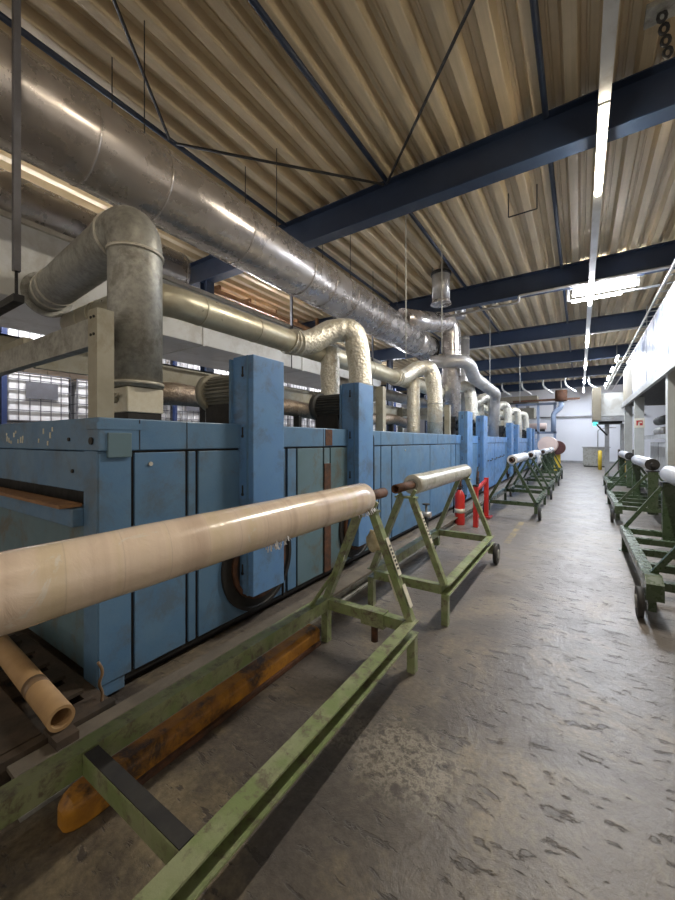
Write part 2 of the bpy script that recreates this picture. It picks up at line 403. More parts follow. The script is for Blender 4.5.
# conduits at beam 2
tag(MB().tube(bend([(-3.1,9.58,4.77),(-1.2,9.58,4.80),(-1.2,9.58,4.95),(1.9,9.58,4.95),(4.5,9.58,4.95)], .05, 4), .028, 12).build('conduit', 'galv'), 'grey conduit pipe stepping up under the second roof beam', 'pipe')
tag(MB().tube([(-3.9,14.1,4.92),(6,14.1,4.92)], .03, 10).build('conduit', 'galv'), 'grey conduit pipe along the third roof beam', 'pipe')
# bracket hook on deck
m = MB(); m.bar((-.95,6.4,5.475),(-.95,6.4,5.1),.015,.015); m.bar((-.95,6.4,5.1),(-.55,6.4,5.1),.015,.015); m.bar((-.55,6.4,5.1),(-.55,6.4,5.475),.015,.015)
tag(m.build('wire_bracket','black'), 'small dark square wire bracket hanging behind the nearest beam', 'bracket')
r = thing('beam_clamp', (.62,4.45,5.1), 'dark chained clamp hanging from the deck at the top right corner', 'clamp')
bx(.5,.95,4.3,4.5,5.42,5.47).build('clamp_plate','galvold',r)
for k in range(4): MB().tube([(.62+.03*math.cos(a)+.02*k,4.4+.05*k,5.38-.075*k+.045*math.sin(a)) for a in [i*PI/5 for i in range(11)]],.014,8).build('chain_link','black',r)
# cable ladder right
r = thing('cable_ladder', (1.5, 18, 5.0), 'white cable ladder running along the roof above the right oven', 'cable tray')
for s in (0,.3): bx(1.46+s,1.49+s,8.2,30,4.85,4.91).build('side_rail','white',r)
m=MB()
for k in range(44): m.box(1.49,1.76,8.3+k*.5,8.33+k*.5,4.86,4.88)
m.build('rungs','white',r)
for k in range(5): MB().cyl((1.62,9.3+4.6*k,4.88),(1.62,9.3+4.6*k,5.52),.012,8).build('hanger','cable',r)

# ------------------------------------------------------------------ blue machine
XF = -2.38; XB = -5.0; ZT = 1.69
def fins_motor(y, root, pale=False, z=2.0):
    mo = MB(); n = 26; prof=[]
    for k in range(n*2):
        a = 2*PI*k/(n*2); rr = .155 if k%2 else .125
        prof += [(y+rr*math.cos(a-.03), z+rr*math.sin(a-.03)), (y+rr*math.cos(a+.03), z+rr*math.sin(a+.03))]
    mo.prism(prof, 'x', -2.88, -2.5)
    mt = 'motorl' if pale else 'motor'
    o = mo.build('motor', mt, root)
    MB().cyl((-2.95,y,z),(-2.87,y,z),.18,28).build('flange','cream' if pale else 'motor',o)
    MB().cyl((-2.5,y,z),(-2.445,y,z),.05,16).build('shaft','motor',o)
    bx(-2.9,-2.55,y-.1,y+.1,ZT,z-.12).build('motor_mount','black',o)
def belt_guard(y0, root, top=2.25, w=.37, back=-2.44):
    m = bx(back,-2.2,y0,y0+w,.29,top)
    g = m.build('belt_guard','blue2',root,.006)
    bx(back-.015,back+.005,y0-.03,y0+w+.03,.33,top-.02).build('flange','blue',g)
    s = MB()
    for z in (top-.12, top-.62, top-1.1, .9, .5): 
        s.box(-2.33,-2.315,y0-.004,y0,z-.035,z+.035); s.cyl((-2.322,y0-.006,z-.04),(-2.322,y0,z-.04),.013,12)
    s.build('slots','black',g)
    f = MB().box(-2.27,-2.255,y0-.008,y0,.29,top).build('edge_strip','blue',g)
def fan_opening(yc, root, z=.5, r=.41):
    o = MB()._hollow(Vector((XF-.002,yc,z)),Vector((XF+.045,yc,z)),r,r-.03,48).build('fan_opening','black',root)
    MB().cyl((XF-.001,yc,z),(XF+.024,yc,z),r-.028,48).build('recess_shade','black',o)  # black disc on the face, painted shade of the fan opening
    MB()._hollow(Vector((XF+.02,yc,z)),Vector((XF+.06,yc,z)),r-.10,r-.13,40).build('inner_ring','rust',o)
def door(y0,y1,root,mt='blue',z0=.1,z1=1.475,handle=None):
    d = bx(XF,XF+.018,y0+.008,y1-.008,z0,z1).build('door_panel',mt,root,.004)
    if handle: 
        MB().cyl((XF+.018,handle,1.4),(XF+.027,handle,1.4),.014,14).build('lock_button','clamp',d)
def module(y0,y1,doors,guards,label,first=False):
    root = thing('drying_oven',((XF+XB)/2,(y0+y1)/2,0),label,'oven','blue drying oven modules in the long line')
    if first:
        bx(XB,XF,y0+.14,y1,.06,ZT-.2).build('body','black',root)
    else: bx(XB,XF,y0+.01,y1-.01,.06,ZT-.2).build('body','black',root)
    bx(XB-.01,XF+.03,y0,y1-.01,ZT-.2,ZT).build('top_band','blue' if first else 'blue2',root,.008)
    m = bx(XB+.1,XF-.06,y0+.2,y1-.1,0,.06); m.build('plinth','black',root)
    for d in doors: door(*d[:2],root,*(d[2:]))
    for i,(g,pale) in enumerate(guards):
        belt_guard(g,root,2.25,*((.37,-2.44) if first else (.5,-2.39))); fins_motor(g+.18,root,pale); fan_opening(g+.22,root)
    return root
m1 = module(1.04,8.5,[(1.04,1.244,'blue'),(1.25,1.627,'blue',.1,1.475,1.36),(1.635,1.71,'blue'),(1.72,2.7,'blue'),(2.72,2.86,'blue'),(2.87,3.32,'teal'),(3.33,3.45,'teal'),(3.46,4.35,'teal'),(4.36,4.72,'blue'),(4.73,5.08,'blue'),(5.10,6.78,'blue',.1,1.475,5.6),(6.79,8.13,'blue',.1,1.475,7.6),(8.14,8.48,'blue')],[(2.12,True),(3.82,False)],'nearest blue oven module with corner post and pipes on its roof',True)
# first module details: end face
bx(XF-.16,XF+.012,1.04,1.2,.02,ZT-.2).build('corner_post','blue',m1,.006)
bx(XB,XF-.15,1.04,1.16,1.24,ZT-.205).build('end_top_panel','blue',m1,.005)
bx(XB,XF-.16,1.10,1.16,.08,1.12).build('end_lower_panel','teal',m1)
bx(XB,XF-.16,.98,1.10,1.03,1.14).build('end_rail','blue',m1,.006)
bx(XB,XF-.2,.93,1.05,1.145,1.165).build('shelf_board','timber',m1)
bx(XF-.10,XF+.034,1.03,1.3,1.62,1.66).build('hinge_plate','blue',m1)
bx(XF-.02,XF+.04,1.09,1.23,1.45,1.60).build('latch_block','teal',m1,.004)
MB().cyl((XF-.05,1.03,1.55),(XF-.05,1.04,1.55),.022,16).build('bolt','rubber',m1)
MB().cyl((XF-.35,1.03,1.56),(XF-.35,1.04,1.56),.012,12).build('screw','black',m1)
MB().cyl((XF-.3,1.03,1.36),(XF-.3,1.04,1.36),.012,12).build('screw','black',m1)
bx(XF+.018,XF+.03,3.33,3.45,.1,1.3).build('strip','rust',m1); 
bx(XF+.031,XF+.036,3.34,3.47,1.5,ZT-.01).build('rust_patch','rust',m1)
for k in range(7):   # top band seams and spatter
    y=[1.28,1.62,2.6,3.30,4.7,5.9,7.2][k]; bx(XF+.03,XF+.0325,y,y+.005,ZT-.195,ZT-.005).build('seam','black',m1)
rnd=random.Random(4); m=MB()
for k in range(16):
    x=-3.9+1.0*rnd.random()**1.5; z=1.54+.12*rnd.random(); L=.01+.035*rnd.random(); m.box(x,x+.008+.01*rnd.random(),1.035,1.04,z-L,z)
m.build('white_spatter','paper',m1)
MB().tube(bend([(XF+.03,4.3,ZT),(XF+.06,4.42,ZT-.05),(XF+.05,4.45,1.3),(XF+.05,4.45,.75)],.1),.01,8).build('cable','black',m1)
MB().tube([(XF+.04,2.62,ZT-.1),(XF+.04,2.64,1.2),(XF+.045,2.62,.6),(XF+.04,2.63,.1)],.012,8).build('cable','black',m1)
lab=['second blue oven module, behind the red fire extinguisher','third blue oven module down the line','farthest blue oven module in the line']
for k in range(3):
    y0=8.5+6.65*k; y1=y0+6.65; g0=y0+.4; g1=y0+2.15
    r=module(y0,y1,[(y0+.02,g0-.02,'blue'),(g0,g0+.8,'blue2'),(g0+.82,g1-.05,'blue'),(g1-.03,g1+.8,'blue2'),(g1+.82,g1+2.4,'blue2',.1,1.475,g1+1.5),(g1+2.42,y1-.02,'blue2',.1,1.475,g1+3.2)],[(g0,False),(g1,False)],lab[k])
    hm=MB()
    for j in range(5): hm.tube(bend([(XF+.02,g1+.95+j*.7,.92+.02*j),(XF+.07,g1+.95+j*.7,.92+.02*j),(XF+.07,g1+1.25+j*.7,.96+.02*j),(XF+.02,g1+1.25+j*.7,.96+.02*j)],.02),.012,8)
    hm.build('handles','black',r)

# ------------------------------------------------------------------ floor rails, yellow beam
r = thing('floor_guide_rail',(-1.98,6,0),'dusty grey steel guide rail on the floor along the blue machine','rail')
bx(-2.06,-1.9,.55,16,0,.02).build('base_flange','galvold',r)
bx(-2.0,-1.96,.55,16,.02,.13).build('web','galvold',r)
bx(-2.06,-1.88,.55,16,.13,.15).build('top_flange','dust',r)
m=MB()
sec=[(-1.80,0),(-1.665,0),(-1.665,.10),(-1.69,.125),(-1.77,.125),(-1.80,.10)]
cxm=-1.7325
m.rings([[(cxm+(u-cxm)*k,y,.0+w*(.4+.6*k)) for u,w in sec] for y,k in ((.625,.35),(.635,.6),(.655,.82),(.69,.96),(.73,1),(2.3,1))])
for f in m.bm.faces: f.smooth=False
b=m.build('fork_beam','yellow',None,.01); tag(b,'worn orange yellow fork beam lying on the floor beside the green stand','beam')
bx(-1.665,-1.645,.85,2.28,.004,.03).build('edge_bar','rust',b)

# ------------------------------------------------------------------ roll stands
def channel(m,x,y0,y1,z0,z1,w,open_dir):   # C channel along y
    t=.008
    m.box(x-w/2,x+w/2,y0,y1,z1-t,z1); m.box(x-w/2,x+w/2,y0,y1,z0,z0+t)
    xi = x-open_dir*w/2; m.box(min(xi,xi+open_dir*t),max(xi,xi+open_dir*t),y0,y1,z0+t,z1-t)
def wheel(x,y,root,r=.125):
    w=MB().cyl((x-.022,y,r),(x+.022,y,r),r,28).build('wheel','rubber',root)
    MB().cyl((x-.03,y,r),(x+.03,y,r),r*.45,20).build('wheel_hub','galvold',w)
def a_stand(x0,x1,y0,y1,label,mt,wheels='none',apex=1.085,marks=False):
    xc=(x0+x1)/2; root=thing('roll_stand',(xc,(y0+y1)/2,0),label,'stand','green roll stands left of the aisle')
    zt=.345; zb=.255
    for x,s in ((x0,-1),(x1,1)):
        m=MB(); channel(m,x,y0-.02,y1+.02,zb,zt,.078,s); m.build('side_rail',mt,root)
    for y in (y0,y1):
        m=MB(); m.box(x0+.04,x1-.04,y-.03,y+.03,zb+.005,zt-.01); m.build('cross_bar',mt,root)
        for x,s in ((x0,-1),(x1,1)):
            top=(xc+s*.05,y,apex-.03)
            MB().bar((x-s*.01,y,zt-.01),top,.05,.06,(0,1,0)).build('slanted_leg',mt,root)
        p=bx(xc-.10,xc+.10,y-.035,y+.035,apex-.045,apex-.03).build('saddle',mt,root)
        for s in (-1,1): MB().bar((xc+s*.05,y,apex-.03),(xc+s*.085,y,apex+.03),.03,.02,(0,1,0)).build('saddle_cheek',mt,p)
    for y,e in ((y0,'near'),(y1,'far')):
        for x,s in ((x0,-1),(x1,1)):
            if wheels==e:
                bx(x-.03,x+.03,y-.035,y+.035,.12,zb).build('wheel_bracket',mt,root); wheel(x+s*.065,y,root)
            else: bx(x-.028,x+.028,y-.028,y+.028,0,zb).build('foot_post',mt,root)
    return root
s1=a_stand(-1.65,-.945,-.35,2.36,'nearest light green roll stand, carrying the long brown wrapped roll','green')
# mid cross bar of the near stand with dark top
bx(-1.61,-.985,.655,.712,.256,.338).build('middle_cross_bar','green',s1,.004)
bx(-1.60,-.99,.658,.709,.338,.343).build('dark_top','rubber',s1)
MB().bar((-1.65,2.16,.34),(-1.56,2.33,.55),.01,.05,(0,1,0)).build('gusset','green',s1)
MB().cyl((-1.23,2.36,.12),(-1.23,2.36,.27),.025,14).build('hanging_bolt','rust',s1)
bx(-1.32,-1.14,2.318,2.402,.24,.345).build('clamp_sleeve','green',s1)
def leg_sticker(root,x1,xc,y,z0,z1,n=7,apex=1.055,name='number_sticker'):
    xa=x1-.01; f=lambda z: xa+(xc+.05-xa)*(z-.335)/(apex-.335)
    d=Vector((f(z1)-f(z0),0,z1-z0)).normalized(); nn=Vector((d.z,0,-d.x)); off=nn*.028
    p=Vector((f(z0),y,z0))+off; q=Vector((f(z1),y,z1))+off
    st=MB().bar(p,q,.044,.004,nn).build(name,'paper',root)
    m=MB()
    for k in range(n):
        t=.15+.7*k/n; c=p.lerp(q,t)+nn*.0028
        m.bar(c,c+d*.014,.026,.002,nn)
    if n: m.build('printed_marks','ink',st)
    else: m.bm.free()
leg_sticker(s1,-.93,-1.29,2.36,.62,.86)
leg_sticker(s1,-.93,-1.29,2.36,.42,.56,0)
s2=a_stand(-1.65,-.95,3.11,5.02,'second green roll stand with wheels, behind the nearest, with the grey film roll','green','far')
leg_sticker(s2,-.95,-1.30,3.11,.66,.92)
darks=[(-1.60,-.72,8.2,10.3,'third roll stand, dark green, nearest of the far dark group'),(-1.55,-.70,11.3,13.4,'fourth roll stand, dark green, holding a white roll with a draped sheet'),(-1.50,-.68,14.8,16.9,'fifth roll stand, dark green, far down the aisle'),(-1.50,-.68,17.6,19.7,'sixth and farthest dark green roll stand left of the aisle')]
for x0,x1,y0,y1,lb in darks: a_stand(x0,x1,y0,y1,lb,'dgreen','near')

def film_roll(xc,y0,y1,z,r,label,mt,s0=.12,s1=.12,shaft='rust',grp='rolls lying on the stands'):
    root=thing('film_roll',(xc,(y0+y1)/2,z-r),label,'roll',grp)
    n=28; R=[]
    L=y1-y0; ys=[y0,y0+.004]+[y0+.004+(L-.008)*k/24 for k in range(1,24)]+[y1-.004,y1]
    rnd=random.Random(int(y0*10)+3)
    for k,y in enumerate(ys):
        rr=r*(.95 if k in (0,len(ys)-1) else 1+rnd.uniform(-.008,.008))
        R.append([(xc+rr*math.cos(2*PI*j/n),y,z+rr*math.sin(2*PI*j/n)) for j in range(n)])
    m=MB(); m.rings(R); w=m.build('wrapped_film',mt,root)
    for a,b_ in ((y0-s0,y0),(y1,y1+s1)):
        e=y0 if b_==y0 else y1; s=-1 if e==y0 else 1
        MB()._hollow(Vector((xc,a,z)),Vector((xc,b_,z)),.038,.029,24).build('shaft',shaft,root)
        MB().cyl((xc,e,z),(xc,e+s*.012,z),r*.62,24).build('end_cap','galvold' if mt=='film' else 'card' if mt=='wrap' else 'black',root)
    return root
film_roll(-1.29,-.4,2.29,1.115+.03,.108,'long brown film-wrapped roll in the foreground with torn white edges','wrap',.1,.34)
film_roll(-1.30,3.25,5.12,1.145,.092,'grey translucent film-wrapped roll on the second stand','film',.38,.1)
film_roll(-1.16,8.28,10.3,1.165,.098,'white roll with dark end on the third stand','whiteroll')
film_roll(-1.125,11.38,13.4,1.165,.10,'white roll with a draped white sheet on the fourth stand','whiteroll')
film_roll(-1.09,14.88,16.9,1.165,.10,'white roll on the fifth stand','whiteroll')
film_roll(-1.09,17.7,19.7,1.165,.10,'farthest white roll on the sixth stand','whiteroll')
m=MB(); # draped sheet on roll 4
R=[]
for k in range(9):
    y=11.6+k*.16
    R.append([(-1.125+.112*math.cos(a),y,1.165+.112*math.sin(a)) for a in [PI*.9-PI*.9*j/10 for j in range(11)]]+[(-1.125+.118+.02*math.sin(k*2+q),y+.03*q,1.165-.07*q) for q in range(1,5)])
vs=[[m.bm.verts.new(p) for p in r_] for r_ in R]
for i in range(8):
    for j in range(14):
        f=m.bm.faces.new((vs[i][j],vs[i+1][j],vs[i+1][j+1],vs[i][j+1])); f.smooth=True
o=m.build('plastic_sheet','whiteroll'); tag(o,'loose white plastic sheet draped over the roll on the fourth stand','sheet'); sd=o.modifiers.new('t','SOLIDIFY'); sd.thickness=.004
# torn film fringe beneath foreground roll
m=MB(); rnd=random.Random(5)
for c in (1.35,2.25):
    for k in range(26):
        y=c+rnd.uniform(-.05,.05); a=-PI/2+rnd.uniform(.1,1.0); p=Vector((-1.29+.108*math.cos(a),y,1.145+.108*math.sin(a)))
        q=p+Vector((rnd.uniform(0,.02),rnd.uniform(-.02,.02),-rnd.uniform(.008,.03))); m.bar(p,q,.006,.001)
tag(m.build('torn_film','whiteroll'),'small white shreds of torn film under the long brown roll','film scrap')['kind']='stuff'
# rag & tag hanging
m=MB()
bmesh.ops.create_icosphere(m.bm,subdivisions=3,radius=1)
rnd=random.Random(2)
for v in m.bm.verts:
    k=1+.10*math.sin(v.co.x*5+v.co.z*4)+.07*math.sin(v.co.y*9+v.co.z*8); v.co=Vector((v.co.x*.065*k,v.co.y*.028*k,v.co.z*.085*k))+Vector((-1.36,2.60,.76))
for f in m.bm.faces: f.smooth=True
rg=m.build('rag','ragm'); tag(rg,'crumpled cream rag hanging between the first and second stands','rag')
MB().tube([(-1.36,2.60,.82),(-1.34,2.6,.97),(-1.31,2.6,1.12)],.004,6).build('string','rubber',rg)
o=tag(MB().bar((-1.125,2.41,.60),(-1.06,2.41,.43),.05,.003,(0,1,0)).build('hanging_tag','paper'),'white paper tag hanging on the right leg of the nearest stand','tag')

# ------------------------------------------------------------------ right stands
def r_stand(x0,x1,y0,y1,label,xc):
    root=thing('roller_trolley',(xc,(y0+y1)/2,0),label,'stand','dark green roller trolleys right of the aisle')
    zt=.34; zb=.24
    for x,s in ((x0,1),(x1,-1)): bx(x-.05,x+.05,y0,y1,zb,zt).build('side_rail','dgreen',root,.005)
    L=y1-y0
    for k in range(5):
        y=y0+.06+(L-.12)*k/4; bx(x0+.05,x1-.05,y-.04,y+.04,zb+.01,zt-.02).build('cross_bar','dgreen',root)
    for y in (y0+.12,y1-.1):
        bx(xc-.075,xc+.075,y-.05,y+.05,.2,.985).build('post','dgreen',root,.004)
        for x,s in ((x0,1),(x1,-1)):
            MB().bar((x,y,zt),(xc-s*.075,y,.93),.045,.045,(0,1,0)).build('brace','dgreen',root)
        pb=bx(xc-.10,xc+.10,y-.06,y+.06,.985,1.0).build('bearing_plate','black',root)
    for x,s in ((x0,-1),(x1,1)):
        bx(x-.035,x+.035,y1-.12,y1-.04,.01,zb).build('foot_post','dgreen',root)
        bx(x-.07,x+.07,y1-.14,y1-.02,0,.01).build('foot_plate','dgreen',root)
        m=MB().prism([(y0-.14,zb-.04),(y0+.16,zb-.04),(y0+.3,zt+.002),(y0-.02,zt+.05),(y0-.14,zt)],'x',x-.06,x+.06); m.build('corner_box','dgreen',root)
        wheel(x+s*.09,y0+.0,root,.13)
        bx(x-.03,x+.03,y0+.03,y0+.09,.05,zb).build('wheel_bracket','dgreen',root)
    return root
def steel_roll(xc,y0,y1,z,r,label):
    root=thing('steel_roller',(xc,(y0+y1)/2,z-r),label,'roller','polished rollers on the trolleys')
    MB().cyl((xc,y0,z),(xc,y1,z),r,36).build('roller_shell','chrome',root)
    for e,s in ((y0,-1),(y1,1)):
        MB().cyl((xc,e,z),(xc,e+s*.04,z),r*.97,28).build('end_hub','black',root)
        MB().cyl((xc,e+s*.04,z),(xc,e+s*.14,z),.035,16).build('shaft','black',root)
r_stand(.53,1.47,4.2,6.68,'nearest dark green roller trolley on the right, cut by the frame edge',1.0)
steel_roll(1.0,4.4,6.5,1.112,.112,'polished roller on the nearest right-hand trolley')
r_stand(.60,1.55,8.75,11.35,'second dark green roller trolley on the right',1.12)
steel_roll(1.12,8.95,11.1,1.112,.112,'polished roller on the second right-hand trolley')
r_stand(.72,1.6,13.4,16.0,'third and farthest roller trolley on the right',1.2)
steel_roll(1.2,13.6,15.8,1.112,.112,'pale roller on the farthest right-hand trolley')

# ------------------------------------------------------------------ fire extinguisher, barrier
r=thing('fire_extinguisher',(-1.87,7.0,0),'red fire extinguisher standing on the floor by the oven','fire extinguisher')
pr=[(0.085,0),(.09,.02),(.09,.52),(.075,.58),(.045,.62),(.035,.64)]
m=MB(); m.rings([[(-1.87+q*math.cos(2*PI*j/24),7.0+q*math.sin(2*PI*j/24),z) for j in range(24)] for q,z in pr]); m.build('cylinder','red',r)
m=MB().cyl((-1.87,7,.64),(-1.87,7,.69),.025,14); m.bar((-1.87,7,.69),(-1.79,6.94,.73),.02,.012); m.bar((-1.87,7,.68),(-1.79,6.94,.68),.02,.01); m.build('valve','black',r)
MB().tube(bend([(-1.87,7.02,.66),(-1.99,7.05,.6),(-1.99,7.02,.2)],.08),.012,8).build('hose','black',r)
MB()._hollow(Vector((-1.87,7,.22)),Vector((-1.87,7,.30)),.0915,.089,24).build('label_band','paper',r)
r=thing('barrier',(-1.58,7.5,0),'red steel guard rail on the floor beside the fire extinguisher','barrier')
bx(-1.61,-1.53,6.9,6.98,0,.73).build('post','red',r,.004); bx(-1.64,-1.56,7.95,8.03,0,.80).build('post','red',r,.004)
MB().bar((-1.57,6.98,.66),(-1.60,7.95,.75),.05,.05).build('top_rail','red',r); bx(-1.75,-1.5,7.85,8.12,0,.02).build('foot_plate','red',r)
bx(-1.615,-1.525,6.895,6.985,.73,.76).build('post_cap','black',r)
# small valve clutter by the oven foot
for k,(y,lb) in enumerate(((5.9,'grey valve block low on the oven face beside the fire extinguisher'),(7.9,'grey valve block on the floor beyond the red guard rail'))):
    r=thing('valve_block',(-2.15,y,0),lb,'valve','valve blocks at the oven foot')
    bx(-2.2,-2.1,y-.05,y+.05,0,.3).build('bracket','black',r); MB().cyl((-2.2,y,.34),(-2.04,y,.34),.05,16).build('valve_body','galv',r)
    MB().cyl((-2.12,y,.34),(-2.12,y,.5),.02,12).build('stem','galvold',r); MB().cyl((-2.12,y,.5),(-2.12,y,.52),.06,16).build('hand_wheel','rubber',r)

# ------------------------------------------------------------------ left foreground: pallet, tube
r=thing('wooden_pallet',(-2.75,.72,0),'dark dirty wooden pallet on the floor at the lower left','pallet')
for y in (.42,.72,1.0): bx(-3.5,-2.14,y-.04,y+.04,0,.10).build('stringer','wood',r)
for k in range(6): bx(-3.5+.24*k,-3.5+.24*k+.15,.36,.98,.10,.12).build('deck_board','wood',r)
tag(bx(-2.12,-2.07,.45,1.0,0,.17).build('steel_strip','wood'),'dirty dark flat strip on edge at the lower left','steel strip')
tag(bx(-3.6,-2.14,.52,.70,.12,.165).build('plank','wood'),'dirty wooden plank lying on the pallet beside the cardboard tube','plank')
r=thing('cardboard_tube',(-2.7,.77,.12),'long brown cardboard tube with tape, lying at the lower left','tube')
MB()._hollow(Vector((-3.7,.86,.18)),Vector((-2.03,.74,.252)),.056,.042,32).build('tube_wall','card',r)
a,b_=Vector((-3.7,.86,.18)),Vector((-2.03,.74,.252)); d=(b_-a).normalized()
MB()._hollow(b_-d*.42,b_-d*.34,.0575,.0565,32).build('tape_band','tape',r)
MB()._hollow(b_-d*.9,b_-d*.05,.0415,.040,32).build('inner_liner','cardin',r)
tag(bx(-2.12,-1.97,.70,.79,.151,.19).build('wood_block','wood'),'small wooden block under the open end of the cardboard tube','wood block')
tag(bx(-2.42,-2.18,.30,.46,.12,.26).build('concrete_block','conc',None,.02),'pale grey block at the left edge on the pallet','block')
m=MB(); rnd=random.Random(9); pts=[(-2.24+.008*math.sin(k*1.1)+.03*(1-k/9),1.0+.01*math.cos(k*1.7),.02+.30*k/9) for k in range(10)]
m.tube(bend(pts,.02,3),.008,8); tag(m.build('frayed_rope','tape'),'short frayed cable hanging at the foot of the oven corner','cable')

# ------------------------------------------------------------------ steel frame on the machine roof
r=thing('pipe_rack',(-3,6,ZT),'cream steel channel frame standing on the oven roof','frame')
YP=[1.15,5.12,8.55,12.2,15.9,19.6]
for y in YP:
    for x in ((-2.56,-3.72) if y>2 else (-2.56,)):
        m=MB(); m.box(x-.06,x+.06,y-.05,y-.042,ZT,2.38); m.box(x-.06,x-.052,y-.042,y+.05,ZT,2.38); m.box(x+.052,x+.06,y-.042,y+.05,ZT,2.38); p=m.build('post','cream',r)
        if y<2:
            s=MB()
            for dz in (2.33,2.22):
                for dx in (-.02,.02): s.cyl((x+dx,y-.056,dz),(x+dx,y-.05,dz),.009,12)
            s.build('bolts','black',p)
    m=MB(); x0=-3.85 if y>2 else -6.1
    m.box(x0,-2.62,y-.035,y-.027,2.17,2.33); m.box(x0,-2.62,y-.035,y+.03,2.33,2.34); m.box(x0,-2.62,y-.035,y+.03,2.16,2.17); m.build('cross_beam','galvold',r)
m=MB(); m.box(-3.80,-3.79,1.2,22,2.16,2.36); m.box(-3.84,-3.80,1.2,22,2.34,2.36); m.box(-3.84,-3.80,1.2,22,2.16,2.18); m.build('long_rail','cream',r)
m=MB(); m.box(-4.55,-4.54,.2,22,2.40,2.56); m.box(-4.6,-4.54,.2,22,2.54,2.56); 
for y in YP: m.box(-4.6,-3.8,y-.03,y+.03,2.34,2.40)
m.build('rear_rail','cream',r)

# ------------------------------------------------------------------ ducts
def ringat(p,d,r,root,mt='clamp',w=.02,t=.008):
    d=Vector(d).normalized(); p=Vector(p); MB()._hollow(p-d*w/2,p+d*w/2,r+t,r-.001,32).build('clamp_ring',mt,root)
# big duct
r=thing('main_duct',(-3.7,2,3.86),'largest round steel duct running under the roof above the machine','duct')
MB().tube([(-3.7,-3,4.21),(-3.7,9.2,4.21)],.37,48).build('duct_tube','duct',r)
MB().tube([(-3.7,9.2,4.21),(-3.7,9.5,4.21),(-3.7,10.35,4.21)],[.37,.35,.35],40).build('reducer','duct',r)
for y in (.3,1.5,2.15,3.25,4.5,5.1,5.8,6.9,7.2,8.3,9.2):
    ringat((-3.7,y,4.21),(0,1,0),.37,r,'duct',.018,.006)
for y in (1.9,3.7,5.6,7.6):
    for s in (-1,1): MB().cyl((-3.7+s*.30,y,4.42),(-3.7+s*.30,y,5.5),.006,6).build('hanger','black',r)
MB().cyl((-3.7,10.35,4.21),(-3.7,10.42,4.21),.38,32).build('end_flange','black',r)
# branch
r=thing('branch_duct',(-3.3,10.3,1.69),'round steel duct branching from the largest duct and dropping to the oven','duct')
P=bend([(-3.55,8.2,4.45),(-3.25,9.3,4.62),(-2.95,10.15,4.78),(-2.95,10.2,4.1),(-2.95,10.2,1.69)],.34,8)
MB().tube(P,.25,32).build('duct_tube','duct',r)
for p,d in (((-3.32,9.05,4.585),(.3,1.1,.17)),((-3.15,9.6,4.68),(.3,.9,.17)),((-2.95,10.2,4.0),(0,0,1)),((-2.95,10.2,3.3),(0,0,1))): ringat(p,d,.25,r,'duct')
# roof stacks
r=thing('roof_stack',(-2.7,8.5,4.72),'short grey vent stack with flange hanging from the roof deck','vent')
MB().cyl((-2.7,8.5,4.8),(-2.7,8.5,5.58),.20,28).build('stack_tube','galv',r); MB().cyl((-2.7,8.5,4.72),(-2.7,8.5,4.80),.24,28,.2).build('cap_flange','duct',r); ringat((-2.7,8.5,5.42),(0,0,1),.2,r,'black',.06,.03)
r=thing('roof_stack',(-2.9,10.9,5.1),'smaller vent stub hanging from the deck behind the second beam','vent')
MB().cyl((-2.9,10.9,5.1),(-2.9,10.9,5.58),.15,24).build('stack_tube','galv',r); ringat((-2.9,10.9,5.14),(0,0,1),.15,r,'duct')
r=thing('riser_duct',(-3.0,11.75,1.69),'narrow upright galvanised duct right of the branch duct','duct')
MB().cyl((-3.0,11.75,1.69),(-3.0,11.75,4.78),.15,24).build('duct_tube','galv',r); ringat((-3.0,11.75,4.7),(0,0,1),.15,r); ringat((-3,11.75,4.2),(0,0,1),.15,r)
# grey curved pipe behind
r=thing('offset_pipe',(-2.7,12.5,1.69),'smooth grey pipe that bends down and runs on above the second oven module','pipe')
P=bend([(-3.35,9.62,3.66),(-2.45,10.02,3.66),(-2.42,10.4,3.28),(-2.42,13.6,3.18),(-2.5,13.85,2.9),(-2.55,13.85,1.69)],.3,7)
MB().tube(P,.17,28).build('pipe_tube','galv',r)
for y in (11.4,13.3): ringat((-2.42,y,3.28-.1*(y-10.4)/3.2),(0,1,0),.17,r)
# elbow duct near left
r=thing('elbow_duct',(-2.72,1.43,ZT),'thick weathered elbow duct dropping onto the near end of the oven','duct')
P=bend([(-4.8,1.62,3.12),(-2.71,1.45,3.12),(-2.71,1.45,1.93)],.21,9)
MB().tube(P,.178,40).build('duct_tube','galvold',r)
for p,d in (((-4.62,1.605,3.12),(1,-.08,0)),((-4.45,1.59,3.12),(1,-.08,0)),((-2.97,1.47,3.12),(1,-.08,0)),((-2.71,1.45,2.90),(0,0,1)),((-2.71,1.45,1.96),(0,0,1))): ringat(p,d,.178,r,'clamp',.022,.011)
MB().cyl((-4.81,1.62,3.12),(-4.78,1.62,3.12),.235,32).build('collar','galvold',r)
bx(-2.85,-2.57,1.32,1.58,1.75,1.925).build('damper_box','paper',r,.006)
bx(-2.84,-2.58,1.33,1.57,ZT,1.75).build('base','black',r)
m=MB().cyl((-2.72,1.32,1.85),(-2.72,1.29,1.85),.035,14); m.bar((-2.78,1.295,1.83),(-2.64,1.295,1.87),.015,.02); m.build('damper_handle','cream',r)
